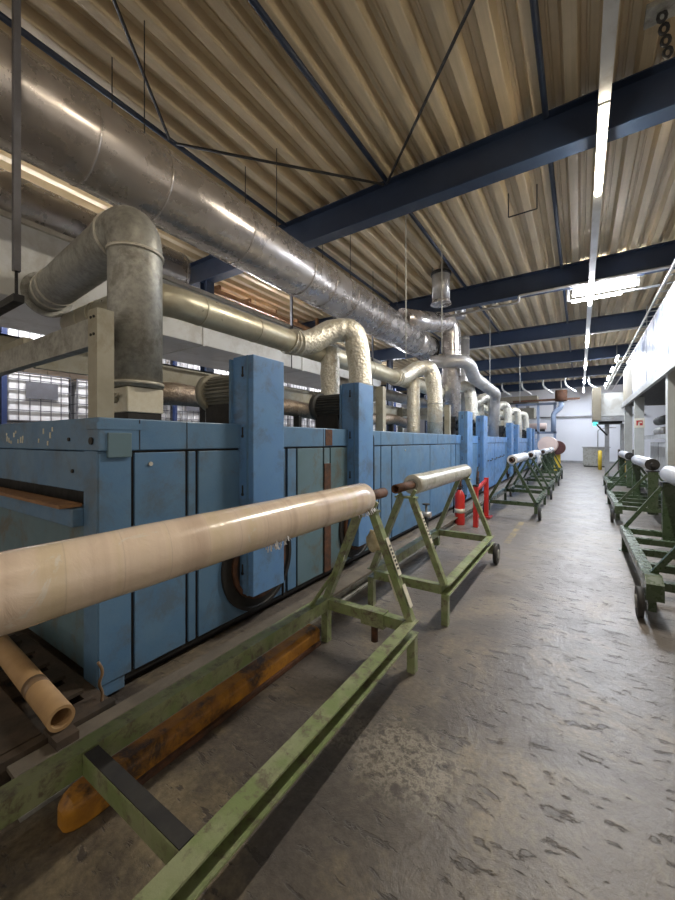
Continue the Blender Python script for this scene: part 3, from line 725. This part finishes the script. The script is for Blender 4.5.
# long pipe
XP,ZP=-3.2,2.86
r=thing('long_pipe',(XP,8,2.7),'long yellowish galvanised pipe running above the oven under the largest duct','pipe')
P=bend([(-4.8,1.88,ZP),(XP,1.88,ZP),(XP,2.6,ZP),(XP,26,ZP)],.28,8)
MB().tube(P,.145,32).build('pipe_tube','pipey',r)
for p,d in (((-4.45,1.88,ZP),(1,0,0)),((-4.2,1.88,ZP),(1,0,0)),((-4.1,1.88,ZP),(1,0,0)),((XP,2.35,ZP),(0,1,0)),((XP,3.1,ZP),(0,1,0)),((XP,5.9,ZP),(0,1,0)),((XP,7.0,ZP),(0,1,0)),((XP,9.3,ZP),(0,1,0))): ringat(p,d,.145,r,'pipey',.015,.005)
# second parallel pipe, grey, beyond
tag(MB().tube([(-3.75,5.5,2.62),(-3.75,24,2.62)],.13,24).build('parallel_pipe','galv'),'pale grey pipe running behind the foil drops','pipe')
# foil drops
fl_lab=['first pair of crinkled foil-wrapped drop ducts, behind the second blue column','second pair of foil-wrapped drop ducts, before the third blue column','third pair of foil-wrapped drop ducts, above the second oven module','fourth foil duct pair down the line','fifth foil duct pair down the line','sixth foil duct pair down the line','farthest foil duct pair down the line']
for k in range(7):
    y=4.58+3.27*k
    r=thing('foil_duct',(-2.85,y,ZT),fl_lab[k],'duct','foil-wrapped drop ducts')
    P=bend([(XP,y-.85,ZP),(XP+.06,y-.55,ZP+.02),(XP+.25,y-.2,ZP+.27),(-2.70,y-.02,ZP+.27),(-2.64,y+.05,ZP-.25),(-2.64,y+.05,ZT)],.3,6)
    rnd=random.Random(k); rr=[.165*(1+rnd.uniform(-.04,.04)) for _ in P]
    rr[0]=.155
    MB().tube(P,rr,28).build('curved_sleeve','foil',r)
    P2=[(-3.08,y-.08,ZP+.05)]+[(-3.08+rnd.uniform(-.006,.006),y-.08,ZP-.1-.12*j) for j in range(9)]+[(-3.08,y-.08,ZT)]
    MB().tube(P2,[.14*(1+rnd.uniform(-.03,.03)) for _ in P2],28).build('straight_sleeve','foil',r)
    for z in (1.95,2.35): ringat((-2.64,y+.05,z),(0,0,1),.165,r,'galvold',.012,.008)
    for i in range(3): ringat((XP+.02*i,y-.86+.05*i,ZP),(0.05,1,.2*(i-1)),.158,r,'foil',.03,.012)
# brown hose
r=thing('flexible_hose',(-3.45,5,ZT),'brown tarnished foil hose lying over the oven roof behind the motors','hose')
P=[(-3.45+.03*math.sin(k*.9),1.9+.35*k,2.0+.03*math.sin(k*1.3)) for k in range(20)]
MB().tube(P,[.11+.008*math.sin(k*2.2) for k in range(20)],24).build('hose_body','bfoil',r)
for y in (2.6,4.2,5.8,7.4): bx(-3.5,-3.4,y-.03,y+.03,ZT,1.92).build('support','black',r)
# dark machinery clutter on roofs of far modules
for k in range(1,8):
    y=[6.2,9.9,11.6,12.9,16.0,19.2,22.6,25.4][k]
    r=thing('blower',(-2.9,y,ZT),['dark blower unit on the oven roof behind the second column','dark blower unit between the third and fourth columns','dark blower on the second module beyond the fourth column','dark blower unit on the second module with pale duct boot','dark blower on the third module','dark blower on the third module far side','dark blower on the last module','farthest dark blower on the last module'][k],'blower','blowers on the oven roofs')
    bx(-3.1,-2.62,y-.2,y+.2,ZT,ZT+.05).build('base','black',r)
    MB().cyl((-3.05,y,ZT+.24),(-2.78,y,ZT+.24),.19,28).build('housing','motor',r)
    MB().cyl((-2.78,y,ZT+.24),(-2.60,y,ZT+.24),.11,20).build('motor','rubber' if k%2 else 'motor',r)

# rectangular white duct
r=thing('rectangular_duct',(-5.5,5,3.0),'large white rectangular duct box behind the elbow duct at left','duct')
bx(-6.2,-4.8,-2,9.6,3.01,3.8).build('duct_box','white',r,.01)
for y in (1.15,3.6,6.0,8.4): bx(-6.22,-4.785,y-.02,y+.02,2.995,3.81).build('seam_flange','white',r)
bx(-4.83,-4.76,-2,9.6,3.78,3.83).build('top_edge','clamp',r)
for y in (5.6,9.0):
    h=bx(-4.77,-4.73,y-.02,y+.02,3.25,5.0).build('hanger_bar','wire',r); MB().cyl((-4.75,y,2.98),(-4.75,y,3.3),.01,8).build('threaded_rod','black',h); MB().cyl((-4.75,y,5.0),(-4.75,y,5.5),.01,8).build('upper_rod','black',h)
h=bx(-3.27,-3.23,.90,.94,2.72,5.2).build('hanger_bar','wire',r); MB().cyl((-3.25,.92,2.50),(-3.25,.92,2.75),.01,8).build('threaded_rod','black',h); MB().cyl((-3.25,.92,5.2),(-3.25,.92,5.5),.01,8).build('upper_rod','black',h)
m=bx(-6.2,-3.2,.89,.95,2.50,2.55)
for x in (-5.0,-6.0): m.box(x-.03,x+.03,.89,.95,2.55,3.01)
m.build('carrier','black',r)
# second dark round duct behind
r=thing('round_duct',(-5.3,3,3.83),'dull dark round duct lying on top of the white rectangular duct','duct')
MB().tube([(-5.3,-2,4.16),(-5.3,3.5,4.16)],.33,32).build('duct_tube','duct',r); ringat((-5.3,2.9,4.16),(0,1,0),.33,r,'duct'); ringat((-5.3,3.45,4.16),(0,1,0),.33,r,'duct')
for y in (0,2.4): bx(-5.5,-5.1,y,y+.1,3.8,3.9).build('cradle','black',r)
# brown timber framing seen above
r=thing('roof_framing',(-9,9,4.2),'brown timber boards and rafters high behind the ducts','framing')
for k in range(4): bx(-7.04,-6.98,5.3,9.6,4.50+.15*k,4.60+.15*k).build('board','timber',r)
for k in range(6): MB().bar((-12.5,5.7+.95*k,5.30),(-7.0,5.7+.95*k,5.12),.07,.10).build('rafter','timber',r)
for y in (5.32,9.5): bx(-7.08,-7.0,y,y+.08,4.4,5.47).build('hanger_post','timber',r)
bx(-12.5,-6.95,5.27,5.31,5.1,5.2).build('edge_strip','white',r)

# ------------------------------------------------------------------ pallet rack with tanks
r=thing('pallet_rack',(-8.6,10,0),'blue pallet rack holding caged white tanks behind the machine','rack')
for k in range(8):
    y=-1.025+3.15*k
    for x in (-8.12,-9.2): bx(x-.05,x+.05,y-.035,y+.035,0,4.3).build('upright','rackblue',r)
for z in (1.62,3.05):
    for x in (-8.1,-9.2): bx(x-.03,x+.03,-1,20.8,z,z+.12).build('shelf_beam','rust' if x>-9 else 'rackblue',r)
    bx(-9.2,-8.1,-.9,19.8,z+.12,z+.13).build('shelf_deck','wire',r)
def tank(label,grp):
    t=thing('caged_tank',(0,0,0),label,'tank',grp)
    m=MB(); m.box(-.5,.5,-.45,.45,.14,.98)
    m.cyl((0,0,.98),(0,0,1.02),.11,20)
    m.build('tank_body','tank',t,.06)
    m=MB()
    for z in (.16,.34,.52,.70,.88,1.0):
        for x in (-.515,.515): m.box(x-.007,x+.007,-.475,.475,z-.007,z+.007)
        for y in (-.47,.47): m.box(-.515,.515,y-.007,y+.007,z-.007,z+.007)
    for k in range(7):
        y=-.47+.94*k/6
        for x in (-.52,.52): m.box(x-.006,x+.006,y-.006,y+.006,.14,1.0)
        m.box(-.515+1.03*k/6-.006,-.515+1.03*k/6+.006,-.48,-.468,.14,1.0)
    m.build('cage','wire',t)
    bx(-.52,.52,-.47,.47,0,.13).build('pallet_base','rubber',t)
    bx(.524,.530,-.22,.26,.55,.85).build('plate','wire',t)
    return t
gl='white plastic tank in a wire cage on the blue rack behind the machine'
pt=tank(gl,'caged tanks on the rack'); first=True
for z in (1.75,3.18):
    for k in range(18):
        o=pt if first else copy_tree(pt); first=False
        o.location=(-8.66,.55+1.05*k,z)

# ------------------------------------------------------------------ right oven
r=thing('wall_side_oven',(3,13,0),'huge white raised oven housing on posts right of the aisle','oven')
bx(1.5,5.2,7.0,16.2,3.06,4.55).build('housing','oven',r,.01)
bx(1.47,1.5,7.0,19.3,3.0,3.14).build('bottom_rail','grey',r); bx(1.42,1.5,7.0,19.3,2.9,2.97).build('lower_angle','post',r); bx(1.5,5.2,7,19.3,2.97,3.06).build('floor_pan','black',r)
for k in range(6): bx(1.492,1.5,8.4+1.5*k,8.42+1.5*k,3.14,4.55).build('panel_seam','grey',r)
MB().cyl((1.6,7.3,4.7),(1.6,19,4.7),.04,10).build('top_rail','white',r)
for x in (1.6,3.2,4.8):
    for y in (10.0,12.7,15.4,18.6):
        if x==1.6 and y==12.7: continue
        w=.12; bx(x-w,x+w,y-w,y+w,0,2.97).build('support_post','post',r)
bx(1.5,3.4,16.22,19.3,3.06,4.45).build('end_section','ply',r)
for z in (1.9,2.3):
    for y in (8.3,10.8,13.2,16.4): MB().cyl((2.5,y,z),(2.5,y+2.1,z),.16,20).build('inner_roller','motor' if z>2 else 'galv',r)
bx(2.0,2.1,7,19.3,1.62,1.75).build('inner_rail','grey',r); bx(2.35,2.6,7.1,19.2,.1,1.5).build('lower_casing','grey',r)
for k in range(7): bx(2.34,2.35,7.8+1.6*k,7.83+1.6*k,.1,1.5).build('casing_seam','black',r)
bx(2.3,2.7,7,19.3,0,.1).build('casing_plinth','black',r)
s=bx(1.47,1.73,15.265,15.28,1.98,2.28).build('sign_plate','paper',r); s['label']='white sign plate with red fire symbol'
m=bx(1.52,1.68,15.26,15.265,2.05,2.21); m.build('red_symbol','red',s); m=bx(1.56,1.60,15.255,15.26,2.05,2.17); m.box(1.56,1.66,15.255,15.26,2.13,2.17); m.build('white_symbol','paper',s)
# end platform
r=thing('control_cab',(1.0,20,0),'cream box cabin raised at the end of the white oven','cabin')
bx(.46,.76,19.45,21,2.45,3.85).build('side_panel','ply',r); bx(.76,1.6,19.55,21,2.62,3.6).build('front_panel','white',r); bx(.48,1.65,19.5,21,2.4,2.6).build('floor_frame','grey',r)
bx(.7,1.5,19.7,20.9,2.3,2.4).build('underside','black',r)
for x in (1.0,1.55): bx(x-.08,x+.08,20.2,20.36,0,2.3).build('post','grey',r)
m=MB(); m.bar((.6,20,2.3),(1.0,20.2,1.8),.05,.05); m.build('brace','black',r)
MB().bar((.9,19.4,3.75),(1.3,18.2,4.7),.05,.05).build('handrail','white',r)
tag(bx(.50,.66,20.8,20.85,2.26,2.4).build('exit_light','teal_light'),'small glowing teal sign hanging left under the cabin','sign')

# right far clutter
r=thing('metal_cabinet',(1.0,27,0),'tan grey metal cabinet by the back wall right of the aisle','cabinet')
bx(.15,1.45,27,27.8,.05,1.15).build('cabinet_body','galvold',r,.01); bx(.1,1.5,26.95,27.85,1.15,1.2).build('cabinet_top','grey',r); bx(.2,1.4,27.05,27.7,0,.05).build('plinth','black',r)
MB().tube(bend([(.9,27.4,1.2),(.9,27.4,2.2),(1.3,27.4,2.35),(1.8,27.4,2.35)],.1),.03,10).build('curved_pipe','grey',r)
for i,(x,y,h,lb) in enumerate(((.9,24.5,1.0,'yellow bollard in front of the metal cabinet'),(1.35,17.6,1.0,'yellow post beyond the farthest right trolley'),(1.75,17.2,.9,'short yellow post beside the oven post beyond the trolleys'))):
    r=thing('bollard',(x,y,0),lb,'bollard','yellow posts on the right'); MB().cyl((x,y,0),(x,y,h),.09,20).build('tube','yellowb',r); MB().cyl((x,y,h),(x,y,h+.05),.09,20,.05).build('cap','yellowb',r)
tag(bx(1.7,2.5,24.2,25,0,1.1).build('crate','wood',None,.01),'brown crate beside the metal cabinet','crate')
# back wall pipe & hoist
tag(MB().cyl((-4,31.45,3.3),(3.6,31.45,3.3),.05,10).build('wall_pipe','grey'),'thin grey pipe crossing the white back wall','pipe')
r=thing('exhaust_pipe',(-1.2,26,2.6),'brown and blue angled exhaust pipe before the white wall','pipe')
MB().tube([(-.95,26,4.6),(-.95,26,3.95)],.32,20).build('brown_hood','rust',r); MB().tube(bend([(-.95,26,3.95),(-.95,26,3.6),(-1.35,26,3.2),(-1.35,26,2.1)],.15),.14,16).build('blue_pipe','pblue',r)
MB().cyl((-.95,26,4.6),(-.95,26,5.5),.02,8).build('hanger','cable',r); bx(-3.6,.0,25.95,26.1,4.0,4.12).build('cross_pipe','rust',r)
r=thing('gantry',(-2.6,26.5,0),'pale blue machine gantry frame left of the white back wall','frame')
for x in (-1.3,-2.2,-3.4): bx(x-.07,x+.07,26.4,26.54,0,3.9).build('post','pblue',r)
for z in (2.0,3.8): bx(-3.5,-1.2,26.4,26.54,z,z+.14).build('beam','pblue',r)
r=thing('end_machine',(-4,28,0),'beige end machine with rollers at the far left of the aisle','machine')
bx(-8,-3.2,28.7,30.2,0,2.2).build('body','grey',r); bx(-9,-2.6,28.2,29.4,3.1,3.8).build('overhead_box','cream',r); bx(-9,-2.4,28.0,29.4,4.2,4.6).build('upper_box','ply',r)
MB().cyl((-3.3,28.85,2.55),(-1.9,28.85,2.55),.22,24).build('pale_roll','pink',r); bx(-3.6,-2.0,28.75,28.95,2.2,2.35).build('roll_rest','black',r)
bx(-3.9,-3.7,28.9,29.2,2.2,3.1).build('upright','grey',r); bx(-5.1,-4.9,28.8,29.2,2.2,3.1).build('upright','grey',r);bx(-3.1,-2.9,28.4,29.2,3.8,4.2).build('upright','grey',r)
r=thing('parent_roll',(-1.45,22,0),'large pale pink roll with maroon end on the far machine','roll')
MB().cyl((-1.35,20.9,1.35),(-1.35,22.4,1.35),.42,32).build('roll_body','pink',r); MB().cyl((-.98,22.9,1.2),(-.98,22.2,1.2),.36,20).build('roll_end','maroon',r)
bx(-1.2,-.85,22.4,22.7,0,.95).build('yellow_stand','yellowb',r); bx(-1.6,-1.1,21.4,21.9,0,1.0).build('stand_block','dgreen',r)
# overhead pipe clutter far
for k in range(5):
    x=-4+1.1*k
    tag(MB().tube(bend([(x,24.5,5.48),(x,24.5,4.7),(x+.5,24.6,4.3)],.2),.05,8).build('drop_conduit','white'),'one of the thin white pipes angling down from the far roof','pipe','thin white pipes near the far roof')
# vertical white cables
for x,y,z0,z1,lb in ((-2.35,5.6,2.9,5.47,'white cable hanging from the roof before the roof stack'),(-2.3,7.3,3.3,5.47,'thin cable hanging beside the branch duct'),(-2.3,12,2.5,5.47,'thin white cable hanging over the second oven module'),(-1.9,15.5,3.0,5.47,'farthest thin hanging cable left of the aisle')):
    tag(MB().cyl((x,y,z0),(x,y,z1),.009,8).build('hanging_cable','cable'),lb,'cable','cables hanging from the roof')

# ------------------------------------------------------------------ lights
def area(loc, sx, sy, e, c, rot=(0,0,0)):
    l=bpy.data.lights.new('area','AREA'); l.shape='RECTANGLE'; l.size=sx; l.size_y=sy; l.energy=e; l.color=c
    o=bpy.data.objects.new('lamp_light',l); link(o); o.location=loc; o.rotation_euler=rot; return o
for x,y,k in LAMPS: area((x,y,4.79),.06,1.5,[75,60,50,45,45,45][k],(1,.93,.82) if k<1 else (.80,.88,1.0))
area((.45,10,4.68),1.1,.1,30,(.85,.92,1))
for k in range(4): area((1.24,18.6+2.7*k,4.83),.06,1.1,14,(.85,.92,1))
for k in range(5):
    y=2.6+4.6*k
    r=thing('tube_lamp',(-7.4,y,4.8),'one of the tube lamps of the rear bay behind the ducts','lamp','tube lamps in the rear bay')
    lamp_parts(-7.4,y-.78,y+.78,4.92,r,'lampc'); MB().cyl((-7.4,y,4.92),(-7.4,y,5.5),.008,6).build('hanger','cable',r)
    area((-7.4,y,4.83),.06,1.5,90,(.95,.95,1))
W=bpy.data.worlds.new('world'); scn.world=W; W.use_nodes=True
bg=W.node_tree.nodes['Background']; bg.inputs[0].default_value=(1.0,.88,.74,1); bg.inputs[1].default_value=.27

cam=bpy.data.cameras.new('camera'); co=bpy.data.objects.new('camera',cam); link(co)
cam.sensor_fit='HORIZONTAL'; cam.sensor_width=36; cam.lens=370/675*36; cam.shift_y=-9/675; cam.clip_start=.02
co.location=(0,0,H); co.rotation_euler=(PI/2,0,math.radians(33.24)); scn.camera=co
vs=scn.view_settings; vs.view_transform='Standard'; vs.look='None'; vs.gamma=1; vs.use_curve_mapping=False; vs.exposure=1.33
